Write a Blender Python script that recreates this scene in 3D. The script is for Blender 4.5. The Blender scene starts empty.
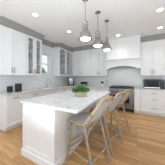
import bpy, bmesh, math, random
from mathutils import Vector, Matrix
random.seed(7)
S = bpy.context.scene
C = S.collection
PI = math.pi

# ---------------------------------------------------------------- camera
EYE = 1.33
cd = bpy.data.cameras.new('camera'); cam = bpy.data.objects.new('camera', cd); C.objects.link(cam)
cam.location = (0, 0, EYE); cam.rotation_euler = (PI/2, 0, math.radians(28.0))
cd.sensor_fit = 'HORIZONTAL'; cd.sensor_width = 36.0; cd.lens = 36.0*102.4/165
cd.shift_y = -5.5/165; cd.clip_start = 0.02
S.camera = cam
# ---------------------------------------------------------------- world / light / exposure
w = bpy.data.worlds.new('World'); S.world = w; w.use_nodes = True
bg = w.node_tree.nodes['Background']
bg.inputs['Color'].default_value = (0.86, 0.93, 1.0, 1); bg.inputs['Strength'].default_value = 1.1
S.view_settings.view_transform = 'Standard'; S.view_settings.look = 'None'
S.view_settings.gamma = 1; S.view_settings.use_curve_mapping = False
S.view_settings.exposure = 0.15
def area(name, loc, rot, sx, sy, power, col=(1, 1, 1)):
    l = bpy.data.lights.new(name, 'AREA'); l.shape = 'RECTANGLE'; l.size = sx; l.size_y = sy
    l.energy = power; l.color = col
    o = bpy.data.objects.new(name, l); C.objects.link(o); o.location = loc; o.rotation_euler = rot
    return o
# added soft fill for daylight, from unseen openings behind and at the right
area('daylight_fill_behind', (0.1, -2.4, 1.5), (math.radians(88), 0, math.radians(8)), 4.5, 2.2, 20, (0.82, 0.92, 1.0))
area('daylight_fill_right', (3.85, 1.9, 1.6), (math.radians(90), 0, math.radians(90)), 3.0, 1.4, 5, (0.86, 0.94, 1.0))
# added upward fill that brightens the ceiling; the room has no such source
area('ceiling_fill', (0.4, -0.5, 0.75), (math.radians(170), 0, 0), 3.6, 2.4, 108, (0.80, 0.91, 1.0))
LAMP_W = 15.0

# ---------------------------------------------------------------- materials
def newmat(name):
    m = bpy.data.materials.new(name); m.use_nodes = True
    nt = m.node_tree; b = nt.nodes['Principled BSDF']
    return m, nt, b
def mat(name, col, rough=0.5, metal=0.0, noise=0.0, scale=20, emis=None, es=0, bump=0.0, spec=None, trans=0):
    m, nt, b = newmat(name)
    b.inputs['Base Color'].default_value = (*col, 1); b.inputs['Roughness'].default_value = rough
    b.inputs['Metallic'].default_value = metal
    if trans: b.inputs['Transmission Weight'].default_value = trans
    if spec is not None: b.inputs['Specular IOR Level'].default_value = spec
    if emis: b.inputs['Emission Color'].default_value = (*emis, 1); b.inputs['Emission Strength'].default_value = es
    tc = nt.nodes.new('ShaderNodeTexCoord'); n = nt.nodes.new('ShaderNodeTexNoise'); n.inputs['Scale'].default_value = scale
    nt.links.new(tc.outputs['Object'], n.inputs['Vector'])
    r = nt.nodes.new('ShaderNodeValToRGB'); k = noise
    r.color_ramp.elements[0].color = (*[max(0, c*(1-k)) for c in col], 1)
    r.color_ramp.elements[1].color = (*[min(1, c*(1+k)) for c in col], 1)
    r.color_ramp.elements[0].position = .3; r.color_ramp.elements[1].position = .7
    nt.links.new(n.outputs['Fac'], r.inputs['Fac']); nt.links.new(r.outputs['Color'], b.inputs['Base Color'])
    if bump:
        bp = nt.nodes.new('ShaderNodeBump'); bp.inputs['Strength'].default_value = bump; bp.inputs['Distance'].default_value = .002
        nt.links.new(n.outputs['Fac'], bp.inputs['Height']); nt.links.new(bp.outputs['Normal'], b.inputs['Normal'])
    return m
M = {}
M['white'] = mat('cabinet_paint', (.84, .84, .84), .38, noise=.01)
M['wall'] = mat('wall_paint', (.80, .80, .80), .7, noise=.01)
M['ceil'] = mat('ceiling_paint', (.86, .865, .87), .85, noise=.008)
M['trim'] = mat('trim_paint', (.84, .84, .84), .4, noise=.01)
M['crown'] = mat('grey_moulding', (.33, .325, .31), .5, noise=.02)  # even grey, darker than the white trim
M['nickel'] = mat('brushed_nickel', (.36, .35, .335), .34, 1.0, .06, 60)
M['steel'] = mat('stainless_steel', (.55, .55, .55), .28, 1.0, .05, 40)
M['darksteel'] = mat('dark_brushed_steel', (.22, .22, .22), .38, 1.0, .06, 40)
M['black'] = mat('black_enamel', (.015, .015, .017), .3, noise=.1, spec=.3)
M['iron'] = mat('cast_iron', (.02, .02, .02), .6, noise=.2)
M['darkglass'] = mat('dark_glass', (.012, .012, .014), .35, noise=.1, spec=.2)
M['charcoal'] = mat('charcoal_ceramic', (.02, .02, .02), .5, noise=.15)
M['rattan'] = mat('pale_rattan', (.39, .28, .18), .5, noise=.3, scale=30, bump=.3)
M['wrap'] = mat('grey_binding', (.26, .275, .31), .6, noise=.25, scale=120, bump=.5)
M['darkwrap'] = mat('dark_fastening', (.03, .03, .035), .5, noise=.2)
M['lampmetal'] = mat('polished_nickel', (.38, .375, .365), .22, 1.0, .05, 30)
M['glow'] = mat('lit_diffuser', (.9, .9, .88), .5, emis=(1, .97, .92), es=2.5)
M['glow2'] = mat('lit_downlight', (.9, .9, .88), .5, emis=(1, .97, .93), es=9.0)
M['leaf'] = mat('leaf_green', (.17, .34, .09), .5, noise=.5, scale=40)
M['herb'] = mat('herb_green', (.06, .17, .035), .55, noise=.75, scale=60)
M['pot'] = mat('olive_brass_planter', (.50, .50, .30), .4, .1, .15, 25)
M['soil'] = mat('soil', (.06, .04, .03), .9, noise=.4)
M['bark'] = mat('bark', (.14, .10, .07), .85, noise=.4, bump=.5)
M['grass'] = mat('lawn', (.16, .28, .08), .9, noise=.35, scale=8)
M['ceramic'] = mat('white_ceramic', (.78, .78, .77), .2, noise=.01)
M['display'] = mat('lit_clock', (.05, .1, .1), .3, emis=(.5, .8, .9), es=.1)

def glassmat(name, tint, alpha, rough=.02):
    m, nt, b = newmat(name)
    out = nt.nodes['Material Output']
    t = nt.nodes.new('ShaderNodeBsdfTransparent'); t.inputs['Color'].default_value = (*tint, 1)
    g = nt.nodes.new('ShaderNodeBsdfGlossy'); g.inputs['Roughness'].default_value = rough
    mx = nt.nodes.new('ShaderNodeMixShader'); mx.inputs['Fac'].default_value = alpha
    nt.links.new(t.outputs[0], mx.inputs[1]); nt.links.new(g.outputs[0], mx.inputs[2]); nt.links.new(mx.outputs[0], out.inputs['Surface'])
    return m
M['glass'] = glassmat('clear_glass', (.95, .97, .96), .08)
M['cabglass'] = glassmat('cabinet_glass', (.975, .98, .98), .06)

def tilemat(name, axis):
    m, nt, b = newmat(name)
    tc = nt.nodes.new('ShaderNodeTexCoord'); sp = nt.nodes.new('ShaderNodeSeparateXYZ'); cb = nt.nodes.new('ShaderNodeCombineXYZ')
    nt.links.new(tc.outputs['Object'], sp.inputs[0]); nt.links.new(sp.outputs[axis], cb.inputs[0]); nt.links.new(sp.outputs['Z'], cb.inputs[1])
    br = nt.nodes.new('ShaderNodeTexBrick'); nt.links.new(cb.outputs[0], br.inputs['Vector'])
    br.inputs['Scale'].default_value = 1; br.inputs['Brick Width'].default_value = .2; br.inputs['Row Height'].default_value = .075
    br.inputs['Mortar Size'].default_value = .003; br.inputs['Mortar Smooth'].default_value = .2
    br.inputs['Color1'].default_value = (.90, .90, .895, 1); br.inputs['Color2'].default_value = (.86, .86, .855, 1); br.inputs['Mortar'].default_value = (.66, .66, .66, 1)
    nt.links.new(br.outputs['Color'], b.inputs['Base Color']); b.inputs['Roughness'].default_value = .18
    bp = nt.nodes.new('ShaderNodeBump'); bp.inputs['Strength'].default_value = .4; bp.inputs['Distance'].default_value = .002; bp.invert = True
    nt.links.new(br.outputs['Fac'], bp.inputs['Height']); nt.links.new(bp.outputs['Normal'], b.inputs['Normal'])
    return m
M['tileL'] = tilemat('subway_tile_side', 'Y'); M['tileB'] = tilemat('subway_tile_back', 'X')

def quartz():
    m, nt, b = newmat('veined_quartz')
    tc = nt.nodes.new('ShaderNodeTexCoord'); n = nt.nodes.new('ShaderNodeTexNoise'); n.inputs['Scale'].default_value = 3.2
    n.inputs['Detail'].default_value = 8; n.inputs['Distortion'].default_value = 1.6
    nt.links.new(tc.outputs['Object'], n.inputs['Vector'])
    r = nt.nodes.new('ShaderNodeValToRGB'); e = r.color_ramp.elements
    e[0].position = .40; e[0].color = (.68, .68, .675, 1); e[1].position = .60; e[1].color = (.67, .67, .665, 1)
    v = e.new(.5); v.color = (.50, .495, .49, 1); v2 = e.new(.47); v2.color = (.655, .655, .65, 1); v3 = e.new(.53); v3.color = (.655, .655, .65, 1)
    nt.links.new(n.outputs['Fac'], r.inputs['Fac']); nt.links.new(r.outputs['Color'], b.inputs['Base Color'])
    b.inputs['Roughness'].default_value = .16
    return m
M['quartz'] = quartz()

def oak():
    m, nt, b = newmat('oak_planks')
    tc = nt.nodes.new('ShaderNodeTexCoord')
    br = nt.nodes.new('ShaderNodeTexBrick'); nt.links.new(tc.outputs['Object'], br.inputs['Vector'])
    br.inputs['Scale'].default_value = 1; br.inputs['Brick Width'].default_value = 1.3; br.inputs['Row Height'].default_value = .115
    br.inputs['Mortar Size'].default_value = .002; br.offset = .37
    br.inputs['Color1'].default_value = (0, 0, 0, 1); br.inputs['Color2'].default_value = (1, 1, 1, 1); br.inputs['Mortar'].default_value = (.5, .5, .5, 1)
    mp = nt.nodes.new('ShaderNodeMapping'); mp.inputs['Scale'].default_value = (1.2, 22, 1)
    nt.links.new(tc.outputs['Object'], mp.inputs['Vector'])
    # shift the grain per plank
    ad = nt.nodes.new('ShaderNodeVectorMath'); ad.operation = 'MULTIPLY_ADD'; ad.inputs[1].default_value = (7, 7, 7)
    nt.links.new(br.outputs['Color'], ad.inputs[0]); nt.links.new(mp.outputs[0], ad.inputs[2])
    n = nt.nodes.new('ShaderNodeTexNoise'); n.inputs['Scale'].default_value = 2.2; n.inputs['Detail'].default_value = 6; n.inputs['Distortion'].default_value = .6
    nt.links.new(ad.outputs[0], n.inputs['Vector'])
    r = nt.nodes.new('ShaderNodeValToRGB'); e = r.color_ramp.elements
    e[0].position = .30; e[0].color = (.50, .265, .105, 1); e[1].position = .72; e[1].color = (.72, .45, .215, 1)
    nt.links.new(n.outputs['Fac'], r.inputs['Fac'])
    r2 = nt.nodes.new('ShaderNodeValToRGB'); r2.color_ramp.elements[0].color = (.70, .64, .58, 1); r2.color_ramp.elements[1].color = (1.12, 1.12, 1.12, 1)
    nt.links.new(br.outputs['Color'], r2.inputs['Fac'])
    mu = nt.nodes.new('ShaderNodeMix'); mu.data_type = 'RGBA'; mu.blend_type = 'MULTIPLY'; mu.inputs['Factor'].default_value = 1
    nt.links.new(r.outputs['Color'], mu.inputs['A']); nt.links.new(r2.outputs['Color'], mu.inputs['B'])
    mm = nt.nodes.new('ShaderNodeMix'); mm.data_type = 'RGBA'; mm.inputs['B'].default_value = (.20, .11, .055, 1)
    nt.links.new(br.outputs['Fac'], mm.inputs['Factor']); nt.links.new(mu.outputs['Result'], mm.inputs['A'])
    nt.links.new(mm.outputs['Result'], b.inputs['Base Color']); b.inputs['Roughness'].default_value = .38
    return m
M['oak'] = oak()

def weave():
    m, nt, b = newmat('woven_seat')
    tc = nt.nodes.new('ShaderNodeTexCoord'); ck = nt.nodes.new('ShaderNodeTexChecker'); ck.inputs['Scale'].default_value = 90
    ck.inputs['Color1'].default_value = (.54, .545, .55, 1); ck.inputs['Color2'].default_value = (.37, .375, .39, 1)
    nt.links.new(tc.outputs['Object'], ck.inputs['Vector']); nt.links.new(ck.outputs['Color'], b.inputs['Base Color'])
    b.inputs['Roughness'].default_value = .6
    return m
M['weave'] = weave()

# ---------------------------------------------------------------- mesh helpers
class MB:
    def __init__(s): s.bm = bmesh.new()
    def box(s, x0, x1, y0, y1, z0, z1):
        v = [s.bm.verts.new(p) for p in ((x0,y0,z0),(x1,y0,z0),(x1,y1,z0),(x0,y1,z0),(x0,y0,z1),(x1,y0,z1),(x1,y1,z1),(x0,y1,z1))]
        for f in ((0,3,2,1),(4,5,6,7),(0,1,5,4),(1,2,6,5),(2,3,7,6),(3,0,4,7)): s.bm.faces.new([v[i] for i in f])
        return s
    def tube(s, pts, r, n=8, closed=False):
        pts = [Vector(p) for p in pts]; rings = []; N = len(pts); up = None
        for i, p in enumerate(pts):
            a = pts[(i-1) % N] if (closed or i > 0) else p; c = pts[(i+1) % N] if (closed or i < N-1) else p
            d = (c-a).normalized()
            if up is None: up = d.orthogonal().normalized()
            up = (up - d*up.dot(d)).normalized(); q = d.cross(up)
            rr = r[i] if isinstance(r, (list, tuple)) else r
            rings.append([s.bm.verts.new(p + (up*math.cos(k*2*PI/n) + q*math.sin(k*2*PI/n))*rr) for k in range(n)])
        for i in range(N if closed else N-1):
            A = rings[i]; B = rings[(i+1) % N]
            for k in range(n): s.bm.faces.new([A[k], A[(k+1) % n], B[(k+1) % n], B[k]])
        if not closed:
            s.bm.faces.new(rings[0][::-1]); s.bm.faces.new(rings[-1])
        return s
    def lathe(s, prof, cx=0, cy=0, n=28, sy=1.0, caps=True):
        rings = []
        for r, z in prof:
            rings.append([s.bm.verts.new((cx+r*math.cos(k*2*PI/n), cy+sy*r*math.sin(k*2*PI/n), z)) for k in range(n)])
        for i in range(len(rings)-1):
            A, B = rings[i], rings[i+1]
            for k in range(n): s.bm.faces.new([A[k], A[(k+1) % n], B[(k+1) % n], B[k]])
        if caps:
            s.bm.faces.new(rings[0][::-1]); s.bm.faces.new(rings[-1])
        return s
    def prism(s, prof, axis, a, b):   # profile list of 2D points extruded along axis
        def P(u, v, t): return {'x': (t, u, v), 'y': (u, t, v), 'z': (u, v, t)}[axis]
        A = [s.bm.verts.new(P(u, v, a)) for u, v in prof]; B = [s.bm.verts.new(P(u, v, b)) for u, v in prof]
        n = len(prof)
        for k in range(n): s.bm.faces.new([A[k], A[(k+1) % n], B[(k+1) % n], B[k]])
        s.bm.faces.new(A[::-1]); s.bm.faces.new(B)
        return s
    def build(s, name, m, parent=None, smooth=False, bevel=0, loc=None, label=None):
        bmesh.ops.recalc_face_normals(s.bm, faces=s.bm.faces[:])
        me = bpy.data.meshes.new(name); s.bm.to_mesh(me); s.bm.free()
        me.materials.append(m)
        if smooth:
            for p in me.polygons: p.use_smooth = True
            try: me.set_sharp_from_angle(angle=math.radians(40))
            except Exception: pass
        o = bpy.data.objects.new(name, me); C.objects.link(o)
        if parent: o.parent = parent
        if loc: o.location = loc
        if bevel:
            bv = o.modifiers.new('bevel', 'BEVEL'); bv.width = bevel; bv.segments = 2; bv.limit_method = 'ANGLE'
        if label: o['label'] = label
        return o
def thing(name, label, cat, loc=(0,0,0), rz=0, group=None):
    o = bpy.data.objects.new(name, None); C.objects.link(o); o.empty_display_size = .1
    o.location = loc; o.rotation_euler = (0, 0, rz); o['label'] = label; o['category'] = cat
    if group: o['group'] = group
    return o
def tag(o, label, cat, group=None, kind=None):
    o['label'] = label; o['category'] = cat
    if group: o['group'] = group
    if kind: o['kind'] = kind
    return o
def struct(o): o['kind'] = 'structure'; return o
def dup(root, loc, rz=0, label=None):
    def rec(o, par):
        c = o.copy(); C.objects.link(c)
        if par: c.parent = par
        for ch in list(o.children): rec(ch, c)
        return c
    r = rec(root, None); r.location = loc; r.rotation_euler = (0, 0, rz)
    if label: r['label'] = label
    return r

# ---------------------------------------------------------------- room shell
WX, WY = -3.36, 4.83          # left wall, back wall
CEIL = 2.83; CT = .914; UB = 1.38; UT = 2.66
X1, Y0 = 3.6, -2.6
struct(MB().box(WX-.15, X1+.15, Y0, WY+.15, -.1, 0).build('floor', M['oak']))
struct(MB().box(WX-.15, X1+.15, Y0, WY+.15, CEIL, CEIL+.1).build('ceiling', M['ceil']))
wy0, wy1, wz0, wz1 = 2.64, 3.27, 1.46, 2.28
b = MB(); b.box(WX-.15, WX, Y0, wy0, 0, CEIL).box(WX-.15, WX, wy1, WY+.15, 0, CEIL).box(WX-.15, WX, wy0, wy1, 0, wz0).box(WX-.15, WX, wy0, wy1, wz1, CEIL)
struct(b.build('wall_left', M['wall']))
struct(MB().box(WX, X1, WY, WY+.15, 0, CEIL).build('wall_back', M['wall']))
# tile
struct(MB().box(WX, WX+.01, 1.0, WY, CT, 1.40).build('trim_1', M['tileL'], label='white subway tile on the left wall'))
struct(MB().box(WX+.01, 2.2, WY-.01, WY, CT-.02, 1.85).build('trim_2', M['tileB'], label='white subway tile on the back wall'))
b = MB(); b.box(X1, X1+.15, Y0, .4, 0, CEIL).box(X1, X1+.15, 3.4, WY+.15, 0, CEIL).box(X1, X1+.15, .4, 3.4, 0, .9).box(X1, X1+.15, .4, 3.4, 2.3, CEIL)  # unseen wall, added to cut ambient light from the right
struct(b.build('unseen_wall_right', M['wall']))
w2 = struct(thing('unseen_window', 'added unseen window in the right wall, opening for the side fill', 'window', (X1+.05, 1.9, .9))); del w2['category']  # unseen window, added as the opening for the side fill
b = MB().box(0, .04, -1.5, 1.5, 0, .05).box(0, .04, -1.5, 1.5, 1.35, 1.4)
for y_ in (-1.5, -.52, .47, 1.45): b.box(0, .04, y_, y_+.05, .05, 1.35)
b.build('window_frame', M['trim'], w2); MB().box(.018, .022, -1.47, 1.47, .04, 1.36).build('window_pane', M['glass'], w2)
# baseboards
struct(MB().box(WX, WX+.015, Y0, 1.30, 0, .11).build('baseboard_left', M['trim']))
# window
W = struct(thing('window_1', 'white framed kitchen window over the sink', 'window', (WX, (wy0+wy1)/2, wz0))); del W['category']
def wbox(bm, x0, x1, y0, y1, z0, z1): bm.box(x0-WX, x1-WX, y0-(wy0+wy1)/2, y1-(wy0+wy1)/2, z0-wz0, z1-wz0)
bm = MB()
for (a, c, z0, z1) in ((wy0, wy0+.035, wz0, wz1), (wy1-.035, wy1, wz0, wz1), (wy0+.035, wy1-.035, wz0, wz0+.04), (wy0+.035, wy1-.035, wz1-.04, wz1), (wy0+.035, wy1-.035, 1.86, 1.895)):
    wbox(bm, WX-.09, WX-.05, a, c, z0, z1)
bm.build('window_frame', M['trim'], W)
bm = MB(); wbox(bm, WX-.072, WX-.068, wy0+.03, wy1-.03, wz0+.03, wz1-.03); bm.build('window_pane', M['glass'], W)
bm = MB(); wbox(bm, WX, WX+.035, 2.60, 3.46, wz0-.045, wz0-.005); bm.build('window_sill', M['trim'], W)
bm = MB()
wbox(bm, WX, WX+.02, wy1, wy1+.10, wz0-.005, wz1+.16); wbox(bm, WX, WX+.02, wy0-.03, wy0, wz0-.005, wz1+.16); wbox(bm, WX, WX+.02, wy0, wy1, wz1, wz1+.16)
bm.build('window_casing', M['trim'], W)
# crown
def crown_prof(p, s):   # stepped cove: p = face plane coordinate, s = outward sign
    z = [(0, 2.65), (.014, 2.65), (.014, 2.685), (.028, 2.695), (.040, 2.72), (.060, 2.745), (.085, 2.77), (.085, 2.79), (.10, 2.80), (.10, CEIL), (-.05, CEIL), (-.05, 2.65)]
    return [(p+s*a, zz) for a, zz in z]
UXL = WX+.33; UYB = WY-.33
struct(MB().prism(crown_prof(UXL, 1), 'y', 1.28, 2.60).build('trim_3', M['crown'], label='grey crown moulding over the left wall cabinets'))
struct(MB().prism(crown_prof(UXL, 1), 'y', 3.47, UYB+.05).build('trim_4', M['crown'], label='grey crown moulding left of the corner'))
struct(MB().prism(crown_prof(UYB, -1), 'x', UXL, -1.16).build('trim_5', M['crown'], label='grey crown moulding over the back wall cabinets'))
struct(MB().prism(crown_prof(UYB, -1), 'x', .115, 1.72).build('trim_6', M['crown'], label='grey crown moulding right of the hood'))
struct(MB().prism(crown_prof(WX+.02, 1), 'y', 2.60, 3.47).build('trim_7', M['crown'], label='grey crown moulding above the window'))

# ---------------------------------------------------------------- cabinets (local: x along the run, front at -y)
def shaker(x0, x1, z0, z1, yf, glass=False, st=.058):
    m = MB(); t = .02
    m.box(x0, x0+st, yf-t, yf, z0, z1).box(x1-st, x1, yf-t, yf, z0, z1)
    m.box(x0+st, x1-st, yf-t, yf, z0, z0+st).box(x0+st, x1-st, yf-t, yf, z1-st, z1)
    if not glass: m.box(x0+st, x1-st, yf-t+.012, yf, z0+st, z1-st)
    return m
def handle(parent, x, z, yf, vertical=True, L=.14):
    m = MB(); h = L/2
    if vertical:
        m.tube([(x, yf-.03, z-h), (x, yf-.03, z+h)], .008, 8)
        for s in (-1, 1): m.tube([(x, yf, z+s*h*.8), (x, yf-.03, z+s*h*.8)], .005, 6)
    else:
        m.tube([(x-h, yf-.03, z), (x+h, yf-.03, z)], .008, 8)
        for s in (-1, 1): m.tube([(x+s*h*.8, yf, z), (x+s*h*.8, yf-.03, z)], .005, 6)
    m.build('handle', M['nickel'], parent, True)
def upper(loc, rz, width, doors, label, glass=False, d=.33):
    t = thing('wall_cabinet', label, 'cabinet', loc, rz); H = UT-UB; g = .004
    if glass:
        m = MB(); m.box(0, .018, -d+.02, 0, 0, H).box(width-.018, width, -d+.02, 0, 0, H).box(.018, width-.018, -d+.02, 0, 0, .018).box(.018, width-.018, -d+.02, 0, H-.018, H).box(.018, width-.018, -.012, 0, .018, H-.018)
        m.build('carcass', M['white'], t)
        for z in (.33, .64, .95): MB().box(.019, width-.019, -d+.05, -.013, z, z+.010).build('shelf', M['cabglass'], t)
    else:
        MB().box(0, width, -d+.02, -.012, 0, H).build('carcass', M['white'], t)
    for (a, c, side) in doors:
        dr = shaker(a+g, c-g, .004, H-.004, -d+.019, glass, .066 if glass else .058).build('glass_door' if glass else 'door', M['white'], t, bevel=.0015)
        if glass:
            MB().box(a+g+.05, c-g-.05, -d+.008, -d+.012, .055, H-.055).build('glass_pane', M['cabglass'], dr)
        handle(dr, (c-.032 if side == 'r' else a+.032), .14, -d, True, .15)
    return t
def base(loc, rz, width, fronts, label, d=.60, name='base_cabinet'):
    t = thing(name, label, 'cabinet', loc, rz); H = CT-.03
    MB().box(0, width, -d+.02, -.012, .10, H).build('carcass', M['white'], t)
    MB().box(0, width, -d+.075, -.012, 0, .10).build('toe_kick', M['white'], t)
    for f in fronts:
        k, a, c, z0, z1 = f[:5]; g = .004
        if k == 'drawer':
            o = shaker(a+g, c-g, z0, z1, -d+.019, st=.045).build('drawer', M['white'], t, bevel=.0015)
            handle(o, (a+c)/2, (z0+z1)/2, -d, False, .16)
        elif k == 'plain':
            shaker(a+g, c-g, z0, z1, -d+.019, st=.045).build('false_front', M['white'], t, bevel=.0015)
        else:
            o = shaker(a+g, c-g, z0, z1, -d+.019).build('door', M['white'], t, bevel=.0015)
            handle(o, (c-.035 if f[5] == 'r' else a+.035), z1-.12, -d, True, .15)
    return t
R90 = PI/2
# left wall uppers
upper((WX, 1.285, UB), R90, .695, [(0, .315, 'r'), (.315, .695, 'l')], 'white two-door wall cabinet at the left edge, above the charcoal canisters')
glassL = upper((WX, 1.985, UB), R90, .60, [(0, .30, 'r'), (.30, .60, 'l')], 'white glass-door wall cabinet on the left side of the window', True)
glassR = upper((WX, 3.49, UB), R90, 1.0, [(0, .50, 'r'), (.50, 1.0, 'l')], 'white glass-door wall cabinet between the window and the room corner', True)
# back wall uppers
upper((UXL+.005, WY, UB), 0, -1.965-(UXL+.005), [(.02, .54, 'r'), (.54, 1.06, 'l')], 'white two-door wall cabinet in the far corner above the coffee maker')
upper((-1.96, WY, UB), 0, .79, [(0, .395, 'r'), (.395, .79, 'l')], 'white two-door wall cabinet directly left of the range hood')
upper((.12, WY, UB), 0, .79, [(0, .395, 'r'), (.395, .79, 'l')], 'white two-door wall cabinet right of the hood, above the microwave')
upper((.915, WY, UB), 0, .80, [(0, .40, 'r'), (.40, .80, 'l')], 'white wall cabinet at the right edge, beyond the one above the microwave')
# left wall bases
zt = CT-.036
base((WX, 1.31, 0), R90, .46, [('drawer', 0, .46, zt-.16, zt), ('door', 0, .46, .105, zt-.165, 'r')], 'white base cabinet with drawer at the open left end of the run')
base((WX, 1.775, 0), R90, .66, [('drawer', 0, .66, zt-.16, zt), ('drawer', 0, .66, zt-.46, zt-.165), ('drawer', 0, .66, .105, zt-.465)], 'white three-drawer base cabinet on the left wall, mostly behind the island')
base((WX, 2.44, 0), R90, .90, [('plain', 0, .90, zt-.16, zt), ('door', 0, .45, .105, zt-.165, 'r'), ('door', .45, .90, .105, zt-.165, 'l')], 'white sink base cabinet below the window')
base((WX, 3.345, 0), R90, .87, [('drawer', 0, .435, zt-.16, zt), ('drawer', .435, .87, zt-.16, zt), ('door', 0, .435, .105, zt-.165, 'r'), ('door', .435, .87, .105, zt-.165, 'l')], 'white base cabinet with two top drawers between sink and corner')
# back wall bases
base((-2.735, WY, 0), 0, .865, [('drawer', 0, .43, zt-.16, zt), ('drawer', .43, .865, zt-.16, zt), ('door', 0, .43, .105, zt-.165, 'r'), ('door', .43, .865, .105, zt-.165, 'l')], 'white base cabinet on the back wall beside the corner')
base((-1.865, WY, 0), 0, .86, [('drawer', 0, .86, zt-.16, zt), ('drawer', 0, .86, zt-.46, zt-.165), ('drawer', 0, .86, .105, zt-.465)], 'white three-drawer base cabinet directly left of the range')
base((-.09, WY, 0), 0, .205, [('plain', 0, .205, .105, zt)], 'narrow white pull-out base cabinet directly right of the range')
base((.12, WY, 0), 0, .80, [('drawer', 0, .80, zt-.19, zt), ('drawer', 0, .80, zt-.475, zt-.195), ('drawer', 0, .80, .105, zt-.48)], 'wide white three-drawer base cabinet under the microwave')
base((.925, WY, 0), 0, .78, [('drawer', 0, .78, zt-.16, zt), ('door', 0, .39, .105, zt-.165, 'r'), ('door', .39, .78, .105, zt-.165, 'l')], 'white base cabinet at the right edge beyond the wide drawers')
# corner base block
cb = thing('corner_cabinet', 'white blind corner base cabinet joining the left and back runs', 'cabinet', (WX, 4.22, 0))
MB().box(.012, .62, 0, .598, .10, CT-.03).build('carcass', M['white'], cb); MB().box(.012, .54, .07, .598, 0, .10).build('toe_kick', M['white'], cb)

# worktops
m = MB(); zc0, zc1 = CT-.03, CT
# sink cut-out: x -3.24..-2.84, y 2.58..3.20
m.box(WX+.01, -2.715, 1.285, 2.56, zc0, zc1).box(WX+.01, -3.25, 2.56, 3.24, zc0, zc1).box(-2.85, -2.715, 2.56, 3.24, zc0, zc1).box(WX+.01, -2.715, 3.24, WY-.01, zc0, zc1)
m.box(-2.715, -1.0, 4.20, WY-.01, zc0, zc1)
tag(m.build('worktop', M['quartz']), 'pale grey quartz worktop turning the corner from sink to range', 'countertop')
tag(MB().box(-.092, 1.72, 4.20, WY-.01, zc0, zc1).build('worktop', M['quartz'], bevel=.003), 'pale grey quartz worktop right of the range, below the microwave', 'countertop')
snk = thing('sink', 'undermount steel sink set into the worktop below the window', 'sink', (-3.05, 2.90, CT-.035))
m = MB(); m.box(-.19, -.185, -.33, .33, -.20, .004).box(.185, .19, -.33, .33, -.20, .004).box(-.185, .185, -.33, -.325, -.20, .004).box(-.185, .185, .325, .33, -.20, .004).box(-.185, .185, -.325, .325, -.20, -.195)
m.build('basin', M['steel'], snk); MB().lathe([(.03, -.1949), (.03, -.191), (.02, -.190)]).build('drain', M['nickel'], snk)
fa = thing('faucet', 'tall chrome gooseneck faucet behind the sink', 'faucet', (-3.29, 3.05, CT))
MB().lathe([(.028, 0), (.028, .012), (.02, .02), (.02, .07)]).build('faucet_base', M['nickel'], fa, True)
pts = [(0, 0, .07), (0, 0, .28)] + [(.085-.085*math.cos(a), 0, .28+.085*math.sin(a)) for a in [PI*i/10 for i in range(1, 11)]] + [(.17, 0, .22)]
MB().tube(pts, .011, 10).build('spout', M['nickel'], fa, True)
MB().tube([(.17, 0, .225), (.17, 0, .16)], .015, 10).build('spray_head', M['nickel'], fa, True)
MB().tube([(0, .018, .05), (0, .06, .075), (0, .09, .12)], .006, 8).build('lever', M['nickel'], fa, True)

# ---------------------------------------------------------------- hood
hd = thing('range_hood', 'white panelled range hood with mantel shelf and arched opening above the range', 'range hood', (-.53, WY, 0))
hx0, hx1 = -.62, .645; hy = -.63
m = MB(); m.box(hx0+.03, hx1-.005, hy+.06, -.011, 2.035, 2.65).build('hood_body', M['white'], hd)
m = MB(); n = 3; wd = (hx1-hx0-.035)/n
for i in range(n):
    a = hx0+.03+i*wd
    for q in (shaker(a, a+wd, 2.036, 2.649, hy+.06, st=.05),):
        q.build('hood_panel', M['white'], hd, bevel=.001)
pr = [(hy+.06+(-a), z) for a, z in [(0, 2.65), (.014, 2.65), (.014, 2.685), (.028, 2.695), (.040, 2.72), (.060, 2.745), (.085, 2.77), (.085, 2.79), (.10, 2.80), (.10, CEIL-.001), (-.45, CEIL-.001), (-.45, 2.65)]]
MB().prism(pr, 'x', hx0+.03, hx1-.005).build('crown', M['trim'], hd)
m = MB(); m.prism([(hy-.015, 1.965), (hy-.035, 1.985), (hy-.035, 1.995), (hy-.065, 2.005), (hy-.065, 2.035), (-.011, 2.035), (-.011, 1.965)], 'x', hx0-.02, hx1).build('mantel_shelf', M['white'], hd, bevel=.002)
# arched valance
arc = []
ax0, ax1 = hx0+.10, hx1-.10
for i in range(21):
    u = i/20; arc.append((ax0+(ax1-ax0)*u, 1.645+.115*math.sin(PI*u)**.7))
prof = [(hx0+.01, 1.965), (hx0+.01, 1.645)] + arc + [(hx1-.002, 1.645), (hx1-.002, 1.965)]
MB().prism(prof, 'y', hy, hy+.03).build('arched_valance', M['white'], hd)
for sx in (hx0+.01, hx1-.032): MB().box(sx, sx+.03, hy+.03, -.011, 1.645, 1.965).build('side_panel', M['white'], hd)
m = MB(); m.box(hx0+.045, hx1-.045, hy+.035, -.03, 1.715, 1.80)
m.build('extractor_liner', M['darksteel'], hd)
for sx in (-.25, .25): MB().box(sx-.2, sx+.2, hy+.12, -.40, 1.705, 1.715).build('filter', M['nickel'], hd)

l = bpy.data.lights.new('backsplash_fill', 'AREA'); l.shape = 'RECTANGLE'; l.size = .8; l.size_y = .06; l.energy = .9  # added fill brightening the tile behind the range; no fixture modelled
o = bpy.data.objects.new('backsplash_fill', l); C.objects.link(o); o.location = (-.53, WY-.35, 1.70)
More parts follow.
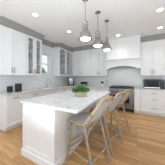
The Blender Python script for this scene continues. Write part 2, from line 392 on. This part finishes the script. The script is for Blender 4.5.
# ---------------------------------------------------------------- range
rg = thing('range', 'wide stainless steel range with black cooktop grates and glass oven door', 'oven', (-.545, WY-.02, 0))
rw = .445; rf = -.63
MB().box(-rw, rw, rf+.03, 0, .12, .88).build('range_body', M['darksteel'], rg)
MB().box(-rw, rw, rf+.0, 0, .882, .918).build('cooktop', M['black'], rg, bevel=.003)
for gx in (-.29, 0, .29):
    m = MB(); z = .935
    m.box(gx-.138, gx+.138, rf+.05, rf+.062, z, z+.012).box(gx-.138, gx+.138, -.08, -.068, z, z+.012).box(gx-.138, gx-.126, rf+.05, -.068, z, z+.012).box(gx+.126, gx+.138, rf+.05, -.068, z, z+.012)
    m.box(gx-.006, gx+.006, rf+.05, -.068, z, z+.012).box(gx-.138, gx+.138, -.35, -.338, z, z+.012)
    for a in (gx-.132, gx+.132):
        for c in (rf+.056, -.074): m.box(a-.006, a+.006, c-.006, c+.006, .918, z)
    m.build('grate', M['iron'], rg)
    for cy in (-.47, -.21): MB().lathe([(.045, .918), (.045, .926), (.03, .932)], gx, cy, 16).build('burner', M['iron'], rg)
MB().prism([(rf+.03, .76), (rf-.01, .775), (rf+.005, .880), (rf+.03, .880)], 'x', -rw, rw).build('control_panel', M['darksteel'], rg)
for i in range(6):
    x = -.36+i*.144; MB().tube([(x, rf-.003, .825), (x, rf-.035, .822)], [.024, .02], 14).build('knob', M['nickel'], rg, True)
od = MB().box(-rw+.008, rw-.008, rf-.005, rf+.029, .25, .75).build('oven_door', M['darksteel'], rg, bevel=.004)
MB().box(-.29, .29, rf-.009, rf-.0045, .34, .62).build('oven_window', M['darkglass'], od)
m = MB(); m.tube([(-.38, rf-.055, .69), (.38, rf-.055, .69)], .013, 10)
for s in (-1, 1): m.tube([(s*.34, rf-.004, .69), (s*.34, rf-.055, .69)], .009, 8)
m.build('handle', M['nickel'], od, True)
MB().box(-rw+.008, rw-.008, rf, rf+.029, .13, .24).build('lower_panel', M['darksteel'], rg)
for sx in (-1, 1):
    for y in (rf+.07, -.06): MB().lathe([(.02, 0), (.02, .01), (.014, .015), (.014, .12)], sx*(rw-.05), y, 12).build('foot', M['black'], rg)

# ---------------------------------------------------------------- microwave
mw = thing('microwave', 'black and stainless microwave oven on the worktop right of the range', 'microwave', (.545, 4.62, CT))
MB().box(-.31, .30, -.19, .17, .012, .325).build('casing', M['black'], mw, bevel=.004)
md = MB().box(-.308, .17, -.215, -.191, .018, .32).build('door', M['black'], mw, bevel=.003)
MB().box(-.235, .11, -.218, -.2145, .075, .265).build('door_window', M['darkglass'], md)
MB().box(-.308, .17, -.2185, -.2145, .02, .045).build('door_trim', M['steel'], md)
MB().tube([(.15, -.24, .06), (.15, -.24, .28)], .008, 8).tube([(.15, -.214, .08), (.15, -.24, .08)], .005, 6).tube([(.15, -.214, .26), (.15, -.24, .26)], .005, 6).build('handle', M['nickel'], md, True)
cp = MB().box(.174, .298, -.215, -.191, .018, .32).build('control_panel', M['black'], mw, bevel=.003)
MB().box(.195, .278, -.217, -.2145, .265, .295).build('display', M['display'], cp)
for r in range(4):
    for c_ in range(3): MB().box(.195+c_*.03, .218+c_*.03, -.217, -.2145, .215-r*.035, .235-r*.035).build('button', M['charcoal'], cp)
for sx in (-.24, .24):
    for sy in (-.15, .13): MB().lathe([(.012, 0), (.012, .0125)], sx, sy, 10).build('foot', M['black'], mw)

# ---------------------------------------------------------------- island
ix0, ix1, iy0, iy1 = -1.745, -1.02, 1.076, 2.81
IT = .928
isl = thing('kitchen_island', 'long white kitchen island with shaker end panel and base moulding', 'kitchen island', (0, 0, 0))
isl.location = ((ix0+ix1)/2, (iy0+iy1)/2, 0); ox, oy = isl.location.x, isl.location.y
def ib(*a): return (a[0]-ox, a[1]-ox, a[2]-oy, a[3]-oy, a[4], a[5])
MB().box(*ib(ix0+.02, ix1-.02, iy0+.02, iy1-.02, 0, IT-.036)).build('island_body', M['white'], isl)
# near end panel (faces -y)
def endpanel(y, s, nm):
    m = MB(); a, c = sorted((y, y-s*.02)); p0, p1 = sorted((y-s*.013, y-s*.02))
    st = .06
    m.box(*ib(ix0, ix0+st, a, c, .0, IT-.036)).box(*ib(ix1-st, ix1, a, c, .0, IT-.036))
    m.box(*ib(ix0+st, ix1-st, a, c, .0, .155)).box(*ib(ix0+st, ix1-st, a, c, IT-.036-st, IT-.036)).box(*ib(ix0+st, ix1-st, p0, p1, .155, IT-.036-st))
    m.build(nm, M['white'], isl, bevel=.0015)
endpanel(iy0, -1, 'end_panel'); endpanel(iy1, 1, 'end_panel')
# seating side panels (face +x)
m = MB(); L = iy1-iy0-.04; k = 3
for i in range(k):
    a = iy0+.02+i*L/k; c = a+L/k; st = .05
    m.box(*ib(ix1-.02, ix1, a, a+st, 0, IT-.036)).box(*ib(ix1-.02, ix1, c-st, c, 0, IT-.036)).box(*ib(ix1-.02, ix1, a+st, c-st, 0, .16)).box(*ib(ix1-.02, ix1, a+st, c-st, IT-.036-.06, IT-.036)).box(*ib(ix1-.02, ix1-.010, a+st, c-st, .16, IT-.096))
m.build('seating_side_panel', M['white'], isl, bevel=.0015)
# aisle side doors (face -x)
for i in range(3):
    a = iy0+.02+i*L/3+.003; c = a+L/3-.006
    m = MB(); st = .058; z0, z1 = .10, IT-.04
    m.box(*ib(ix0, ix0+.02, a, a+st, z0, z1)).box(*ib(ix0, ix0+.02, c-st, c, z0, z1)).box(*ib(ix0, ix0+.02, a+st, c-st, z0, z0+st)).box(*ib(ix0, ix0+.02, a+st, c-st, z1-st, z1)).box(*ib(ix0+.009, ix0+.02, a+st, c-st, z0+st, z1-st))
    dd = m.build('door', M['white'], isl, bevel=.0015)
    MB().tube([(ix0-.03-ox, c-.04-oy, .66), (ix0-.03-ox, c-.04-oy, .80)], .008, 8).tube([(ix0-ox, c-.04-oy, .67), (ix0-.03-ox, c-.04-oy, .67)], .005, 6).tube([(ix0-ox, c-.04-oy, .79), (ix0-.03-ox, c-.04-oy, .79)], .005, 6).build('handle', M['nickel'], dd, True)
m = MB()
m.prism([(iy0-oy, 0), (iy0-.014-oy, 0), (iy0-.014-oy, .09), (iy0-.006-oy, .105), (iy0-oy, .105)], 'x', ix0-.012-ox, ix1+.012-ox)
m.prism([(ix1-ox, 0), (ix1+.014-ox, 0), (ix1+.014-ox, .09), (ix1+.006-ox, .105), (ix1-ox, .105)], 'y', iy0-.014-oy, iy1-oy)
m.build('base_moulding', M['white'], isl)
tag(MB().box(-1.785, -.636, 1.045, 2.85, IT-.036, IT).build('island_worktop', M['quartz'], bevel=.004), 'large pale grey veined quartz top overhanging the island', 'countertop')

# ---------------------------------------------------------------- stools
def stool():
    t = thing('bar_stool', '', 'bar stool', (0, 0, 0), 0, 'rattan bar stools along the island')
    H = .655
    # seat: rounded cushion-like woven panel
    m = MB(); pr = []
    for i in range(32):
        a = 2*PI*i/32; ca, sa = math.cos(a), math.sin(a)
        e = lambda v: math.copysign(abs(v)**.45, v)
        pr.append((.185*e(ca), .22*e(sa)))
    m.prism(pr, 'z', H-.004, H+.012).build('seat', M['weave'], t, bevel=.004)
    MB().tube([(x, y, H) for x, y in pr], .0145, 8, True).build('seat_rim', M['rattan'], t, True)
    def back(s, u):
        h = .385*(1-.24*abs(s)**3)
        return Vector((.16+.215*u**1.1+.035*(1-s*s), .220*s*(1+.06*u), H+.005+u*h))
    bm = bmesh.new(); g = [[bm.verts.new(back(-1+2*i/14, .06+.92*j/10)) for j in range(11)] for i in range(15)]
    for i in range(14):
        for j in range(10): bm.faces.new([g[i][j], g[i+1][j], g[i+1][j+1], g[i][j+1]])
    mb = MB(); mb.bm.free(); mb.bm = bm; bk = mb.build('backrest', M['weave'], t, True)
    so = bk.modifiers.new('solid', 'SOLIDIFY'); so.thickness = .012; so.offset = 0
    path = [back(-1, j/8) for j in range(8)] + [back(-1+2*i/16, 1-.06*(abs(-1+2*i/16) > .99)) for i in range(17)] + [back(1, 1-j/8) for j in range(1, 9)]
    MB().tube(path, .019, 8).build('back_frame', M['rattan'], t, True)
    inner = [back(-.72, j/8) for j in range(1, 8)] + [back((-1+2*i/16)*.72, .9) for i in range(17)] + [back(.72, 1-j/8) for j in range(1, 8)]
    MB().tube([p+Vector((.010, 0, -.003)) for p in inner], .008, 6).build('inner_hoop', M['rattan'], t, True)
    MB().tube([back(-1+2*i/12, .07) for i in range(13)], .012, 8).build('back_rail', M['rattan'], t, True)
    legs = {}
    for s in (-1, 1):
        f = [Vector((-.16, s*.195, H-.012)), Vector((-.17, s*.20, .3)), Vector((-.19, s*.215, 0))]
        r = [Vector((.15, s*.20, H-.012)), Vector((.225, s*.19, .3)), Vector((.335, s*.225, 0))]
        r = [Vector((.15, s*.20, H-.012)), Vector((.21, s*.207, .42)), Vector((.275, s*.215, .2)), Vector((.335, s*.225, 0))]
        legs[('f', s)] = f; legs[('r', s)] = r
        for L_ in (f, r):
            lg = MB().tube(L_, .0195, 10).build('leg', M['rattan'], t, True)
            for q in (-.0, ):
                MB().lathe([(.022, 0), (.022, .02)], L_[-1].x, L_[-1].y, 10).build('foot_cap', M['wrap'], lg)
    def at(L_, z):
        for a, b_ in zip(L_, L_[1:]):
            if b_.z <= z <= a.z: return a.lerp(b_, (a.z-z)/(a.z-b_.z))
    for z in (.20,):
        for A, B in ((('f', -1), ('r', -1)), (('f', 1), ('r', 1)), (('f', -1), ('f', 1)), (('r', -1), ('r', 1))):
            MB().tube([at(legs[A], z), at(legs[B], z)], .012, 8).build('stretcher', M['rattan'], t, True)
    MB().tube([at(legs[('f', -1)], .30), at(legs[('f', 1)], .30)], .013, 8).build('footrest', M['rattan'], t, True)
    # curved corner braces below the seat and in the sides
    for s in (-1, 1):
        a = at(legs[('f', s)], .50); c = at(legs[('r', s)], .50)
        pts = []
        for i in range(13):
            u = i/12; p = a.lerp(c, u); p.z = .50+.125*math.sin(PI*u)**.7; pts.append(p)
        MB().tube(pts, .0115, 8).build('curved_brace', M['rattan'], t, True)
    for k_ in ('f', 'r'):
        a = at(legs[(k_, -1)], .50); c = at(legs[(k_, 1)], .50); pts = []
        for i in range(13):
            u = i/12; p = a.lerp(c, u); p.z = .50+.125*math.sin(PI*u)**.7; pts.append(p)
        MB().tube(pts, .0115, 8).build('curved_brace', M['rattan'], t, True)
    # bindings
    for key, L_ in legs.items():
        for z, hh in ((.20, .028), (.50, .016), (.615, .024)):
            a, c = at(L_, z+hh), at(L_, z-hh); MB().tube([a, c], .025, 10).build('binding', M['wrap'], t, True)
    for s in (-1, 1):
        for u in (.12, .62): MB().tube([back(s, u-.03), back(s, u+.03)], .019, 10).build('binding', M['wrap' if u < .5 else 'darkwrap'], t, True)
        MB().tube([back(s*.72, .985), back(s*.62, .99)], .0185, 10).build('binding', M['darkwrap'], t, True)
    return t
st0 = stool(); st0.location = (-.745, 1.50, 0); st0.rotation_euler.z = math.radians(-13)
st0['label'] = 'pale rattan bar stool nearest the camera at the island'
dup(st0, (-.64, 2.10, 0), math.radians(-16), 'middle rattan bar stool of the three at the island')
dup(st0, (-.54, 2.66, 0), math.radians(-20), 'rattan bar stool farthest from the camera, nearest the range')

# ---------------------------------------------------------------- pendants
def pendant():
    t = thing('pendant_light', '', 'pendant light', (0, 0, 0), 0, 'polished nickel pendants above the island')
    top = CEIL; rim = 2.045
    MB().lathe([(.062, top), (.062, top-.018), (.05, top-.03), (.022, top-.045), (.018, top-.075), (.008, top-.085)][::-1]).build('canopy', M['lampmetal'], t, True)
    MB().tube([(0, 0, top-.08), (0, 0, rim+.345)], .0075, 8).build('rod', M['lampmetal'], t, True)
    # yoke
    a = .052; m = MB()
    m.tube([(-a, 0, rim+.19), (-a, 0, rim+.315), (-a*.6, 0, rim+.345), (a*.6, 0, rim+.345), (a, 0, rim+.315), (a, 0, rim+.19)], .009, 8)
    m.build('yoke', M['lampmetal'], t, True)
    MB().lathe([(.02, rim+.30), (.036, rim+.285), (.036, rim+.22), (.05, rim+.205), (.05, rim+.175), (.058, rim+.165), (.058, rim+.15)][::-1]).build('socket_housing', M['lampmetal'], t, True)
    m = MB().lathe([(.052, rim+.165), (.066, rim+.155), (.088, rim+.13), (.106, rim+.088), (.115, rim+.045), (.117, rim+.036), (.127, rim+.030), (.130, rim+.004), (.128, rim)], n=36, caps=False)
    sh = m.build('lamp_shade', M['lampmetal'], t, True); so = sh.modifiers.new('solid', 'SOLIDIFY'); so.thickness = .004; so.offset = -1
    MB().lathe([(.012, rim-.026), (.045, rim-.021), (.08, rim-.008), (.102, rim+.006), (.10, rim+.03)], n=32).build('diffuser', M['glow'], t, True)
    for k_ in range(3):
        an = k_*2*PI/3+.4; MB().tube([(.129*math.cos(an), .129*math.sin(an), rim+.012), (.145*math.cos(an), .145*math.sin(an), rim+.012)], .006, 8).build('thumb_screw', M['lampmetal'], t, True)
    return t
PP = [(-.87, 1.75), (-.80, 2.26), (-.707, 2.71)]
p0 = pendant(); p0.location = (*PP[0], 0); p0['label'] = 'nearest and highest-looking nickel dome pendant lamp hanging over the island'
dup(p0, (*PP[1], 0), .5, 'middle nickel dome pendant lamp over the island'); dup(p0, (*PP[2], 0), 1.1, 'farthest nickel dome pendant lamp, nearest the range hood')
for x, y in PP:
    l = bpy.data.lights.new('pendant_lamp', 'SPOT'); l.energy = 9; l.spot_size = math.radians(130); l.spot_blend = .6; l.shadow_soft_size = .1; l.color = (1, .98, .95)
    o = bpy.data.objects.new('pendant_lamp', l); C.objects.link(o); o.location = (x, y, 2.005)

# ---------------------------------------------------------------- downlights
DL = [((-2.16, 1.64), 'recessed ceiling downlight above the left run of cabinets'), ((-1.98, 2.78), 'recessed ceiling downlight left of the pendants, before the far corner'),
      ((-.60, 3.85), 'recessed ceiling downlight just in front of the hood'), ((.456, 2.83), 'recessed ceiling downlight at the top right, nearest the camera'),
      ((.62, 3.85), 'recessed ceiling downlight at the right in front of the crown moulding'),
      ((-1.93, 3.80), 'added ceiling downlight at the far corner, hidden behind the nearest pendant'),
      ((-2.35, .45), 'added out-of-view downlight brightening the floor at the near left'), ((.45, 1.55), 'added out-of-view downlight brightening the floor at the near right')]  # the hidden and near lamps are extras, added for more light
def downlight():
    t = thing('recessed_downlight', '', 'ceiling light', (0, 0, 0), 0, 'recessed ceiling downlights')
    MB().lathe([(.055, 0), (.078, 0), (.078, -.004), (.070, -.008), (.058, -.006), (.055, 0)], n=28, caps=False).build('trim_ring', M['trim'], t, True)
    MB().lathe([(.056, -.0005), (.056, -.004)], n=24).build('lens', M['glow2'], t)
    return t
d0 = downlight()
for i, ((x, y), lb) in enumerate(DL):
    if i == 0: d0.location = (x, y, CEIL); d0['label'] = lb
    else: dup(d0, (x, y, CEIL), 0, lb)
    l = bpy.data.lights.new('downlight_lamp', 'SPOT'); l.energy = LAMP_W; l.spot_size = math.radians(124); l.spot_blend = .85; l.shadow_soft_size = .06; l.color = (.97, .98, 1)
    o = bpy.data.objects.new('downlight_lamp', l); C.objects.link(o); o.location = (x, y, CEIL-.02)

# ---------------------------------------------------------------- planter
pl = thing('herb_planter', 'oval olive metal planter of bushy green herbs on the island', 'potted plant', (-1.035, 1.87, IT), math.radians(28))
MB().lathe([(.108, 0), (.117, .006), (.128, .085), (.136, .092), (.136, .104), (.128, .104), (.122, .095)], n=36, sy=.55).build('planter', M['pot'], pl, True)
MB().lathe([(.118, .088), (.118, .095)], n=30, sy=.53).build('soil', M['soil'], pl)
bm = bmesh.new()
for i in range(760):
    a = random.uniform(0, 2*PI); rr = math.sqrt(random.random()); x = .175*rr*math.cos(a); y = .115*rr*math.sin(a)
    z = .105+random.uniform(0, .105)*(1-.55*rr*rr)+ (0 if rr < .7 else -.03*random.random())
    c0 = Vector((x, y, z)); d = Vector((x*2+random.uniform(-.3, .3), y*2+random.uniform(-.3, .3), random.uniform(-.1, .7))).normalized()
    sd = d.cross(Vector((random.uniform(-1, 1), random.uniform(-1, 1), 1))).normalized(); Lf = random.uniform(.022, .036); wf = Lf*.36
    n_ = d.cross(sd)*.004
    v = [bm.verts.new(p) for p in (c0, c0+d*Lf*.45+sd*wf+n_, c0+d*Lf, c0+d*Lf*.45-sd*wf+n_)]; bm.faces.new(v)
mb = MB(); mb.bm.free(); mb.bm = bm; fo = mb.build('foliage', M['herb'], pl)
m = MB()
for i in range(40):
    a = random.uniform(0, 2*PI); rr = math.sqrt(random.random()); x, y = .08*rr*math.cos(a), .05*rr*math.sin(a)
    m.tube([(x, y, .10), (x*1.4, y*1.4, .15), (x*1.8, y*1.8, .20)], [.002, .0018, .001], 5)
m.build('stems', M['leaf'], pl)

# ---------------------------------------------------------------- counter things
def canister(loc, r, h, label):
    t = thing('canister', label, 'canister', loc)
    MB().lathe([(r*.96, 0), (r, .005), (r, h*.84), (r*.97, h*.85)], n=32).build('body', M['charcoal'], t, True)
    ld = MB().lathe([(r*1.02, h*.852), (r*1.02, h*.95), (r*.95, h*.965)], n=32).build('lid', M['charcoal'], t, True)
    MB().lathe([(r*.2, h*.965), (r*.2, h*.985), (r*.28, h)], n=16).build('knob', M['black'], ld, True)
canister((-3.02, 1.74, CT), .085, .235, 'taller charcoal canister with lid on the left worktop')
canister((-3.08, 1.545, CT), .068, .165, 'shorter charcoal canister at the far left of the worktop')
cm = thing('coffee_maker', 'black and steel coffee maker in the corner of the worktop', 'coffee maker', (-2.93, 4.28, CT), math.radians(33))
MB().box(-.15, .15, -.14, .14, 0, .035).build('base', M['black'], cm, bevel=.006)
MB().box(-.15, .15, .03, .14, .035, .36).build('water_tank', M['black'], cm, bevel=.008)
MB().box(-.15, .15, -.14, .03, .265, .36).build('brew_head', M['black'], cm, bevel=.008)
MB().box(-.152, -.10, -.135, .03, .036, .264).build('side_column', M['black'], cm, bevel=.004)
MB().box(.10, .152, -.135, .03, .036, .264).build('side_column', M['black'], cm, bevel=.004)
MB().box(-.09, .09, -.144, -.1405, .275, .34).build('control_strip', M['steel'], cm)
MB().box(-.098, .098, .018, .029, .036, .264).build('back_plate', M['steel'], cm)
cf = MB().lathe([(.05, .037), (.066, .05), (.07, .13), (.052, .19), (.045, .21)], 0, -.06, 24).build('carafe', M['steel'], cm, True)
MB().tube([(.0, -.125, .18), (0, -.16, .17), (0, -.16, .09), (0, -.128, .075)], .008, 8).build('handle', M['black'], cf, True)
to = thing('toaster', 'low black toaster on the back worktop behind the herb planter', 'toaster', (-2.30, 4.47, CT))
MB().box(-.15, .15, -.085, .085, .012, .18).build('casing', M['black'], to, bevel=.02)
for y in (-.03, .03): MB().box(-.11, .11, y-.012, y+.012, .1795, .182).build('slot', M['iron'], to)
MB().box(.1505, .17, -.012, .012, .10, .12).build('lever', M['steel'], to); MB().box(-.14, .14, -.08, .08, 0, .012).build('base', M['steel'], to)
MB().box(-.13, .13, -.0885, -.0855, .04, .07).build('front_trim', M['steel'], to)
jr = thing('lidded_jar', 'white jar with a black lid on the back worktop left of the range', 'jar', (-1.36, 4.42, CT))
MB().lathe([(.058, 0), (.066, .01), (.066, .12), (.056, .14)], n=28).build('body', M['ceramic'], jr, True)
ld = MB().lathe([(.062, .14), (.064, .15), (.062, .20), (.04, .215)], n=28).build('lid', M['black'], jr, True)
MB().lathe([(.01, .215), (.01, .228), (.016, .24)], n=14).build('knob', M['black'], ld, True)
pm = thing('pepper_mill', 'tall slim grey mill standing directly left of the range', 'pepper mill', (-1.13, 4.36, CT))
MB().lathe([(.026, 0), (.026, .03), (.018, .08), (.016, .16), (.022, .21), (.024, .25)], n=20).build('body', M['steel'], pm, True)
MB().lathe([(.012, .25), (.023, .27), (.023, .31), (.008, .33), (.008, .345)], n=20).build('turning_head', M['steel'], pm, True)

# dishes behind the glass doors
gl = MB().lathe([(.026, 0), (.028, .004), (.034, .12), (.032, .12), (.026, .008)], n=20).build('drinking_glass', M['cabglass'], None, True)
bw = MB().lathe([(.03, 0), (.033, .006), (.062, .04), (.07, .06), (.066, .06), (.058, .042), (.03, .012)], n=24).build('bowl', mat('white_stoneware', (.80, .80, .80), .4, noise=.05), None, True)
tag(gl, '', 'glass', 'clear tumblers behind the glass doors'); tag(bw, '', 'bowl', 'white bowls behind the glass doors')
first = {'g': True, 'b': True}
names = ['bottom', 'second', 'third', 'top']
for cab, y0, wdt in ((glassL, 1.985, .60), (glassR, 3.49, 1.0)):
    side = 'left of the window' if cab is glassL else 'right of the window'
    for si, z in enumerate((.018, .346, .656, .966)):
        for j in range(4):
            y = y0+wdt*(.14+.24*j)
            src, key = (bw, 'b') if (si % 2 == 1) else (gl, 'g')
            if wdt < .7 and key == 'b' and j in (1,): continue
            if first[key]: o = src; first[key] = False
            else: o = src.copy(); C.objects.link(o)
            o.location = (WX+.17, y, UB+z)
            o['label'] = ('white bowl' if key == 'b' else 'clear tumbler') + ' on %s shelf of glass cabinet %s, %s from left' % (names[si], side, ('first', 'second', 'third', 'fourth')[j])

# ---------------------------------------------------------------- outside the window
gd = MB().box(-14, WX-.16, -4, 12, -.6, -.5).build('ground_outside', M['grass']); gd['kind'] = 'structure'
def tree(loc, h, r, label, seed):
    random.seed(seed); t = thing('garden_tree', label, 'tree', loc)
    m = MB(); m.tube([(0, 0, 0), (.05, 0, h*.4), (0, .05, h*.75)], [.11, .08, .04], 10)
    for k_ in range(7):
        a = k_*.9; m.tube([(0.03, 0, h*(.35+.05*k_)), (r*.6*math.cos(a), r*.6*math.sin(a), h*(.5+.05*k_))], [.035, .012], 6)
    m.build('trunk', M['bark'], t, True)
    bm = bmesh.new()
    for i in range(2600):
        a = random.uniform(0, 2*PI); cz = random.uniform(-1, 1); rr = r*random.random()**.4*math.sqrt(1-cz*cz)*(.85+.3*math.sin(3*a+4*cz))
        c0 = Vector((rr*math.cos(a), rr*math.sin(a), h*.62+cz*h*.40)); d = Vector([random.uniform(-1, 1) for _ in range(3)]).normalized()
        sd = d.orthogonal().normalized(); Lf = random.uniform(.08, .15)
        bm.faces.new([bm.verts.new(p) for p in (c0, c0+d*Lf*.5+sd*Lf*.3, c0+d*Lf, c0+d*Lf*.5-sd*Lf*.3)])
    mb = MB(); mb.bm.free(); mb.bm = bm; mb.build('foliage', M['leaf'], t)
tree((-6.9, 5.6, -.5), 2.55, .85, 'leafy green tree outside the window', 3)
tree((-8.4, 9.0, -.5), 2.7, .9, 'second green tree farther behind outside the window', 5)
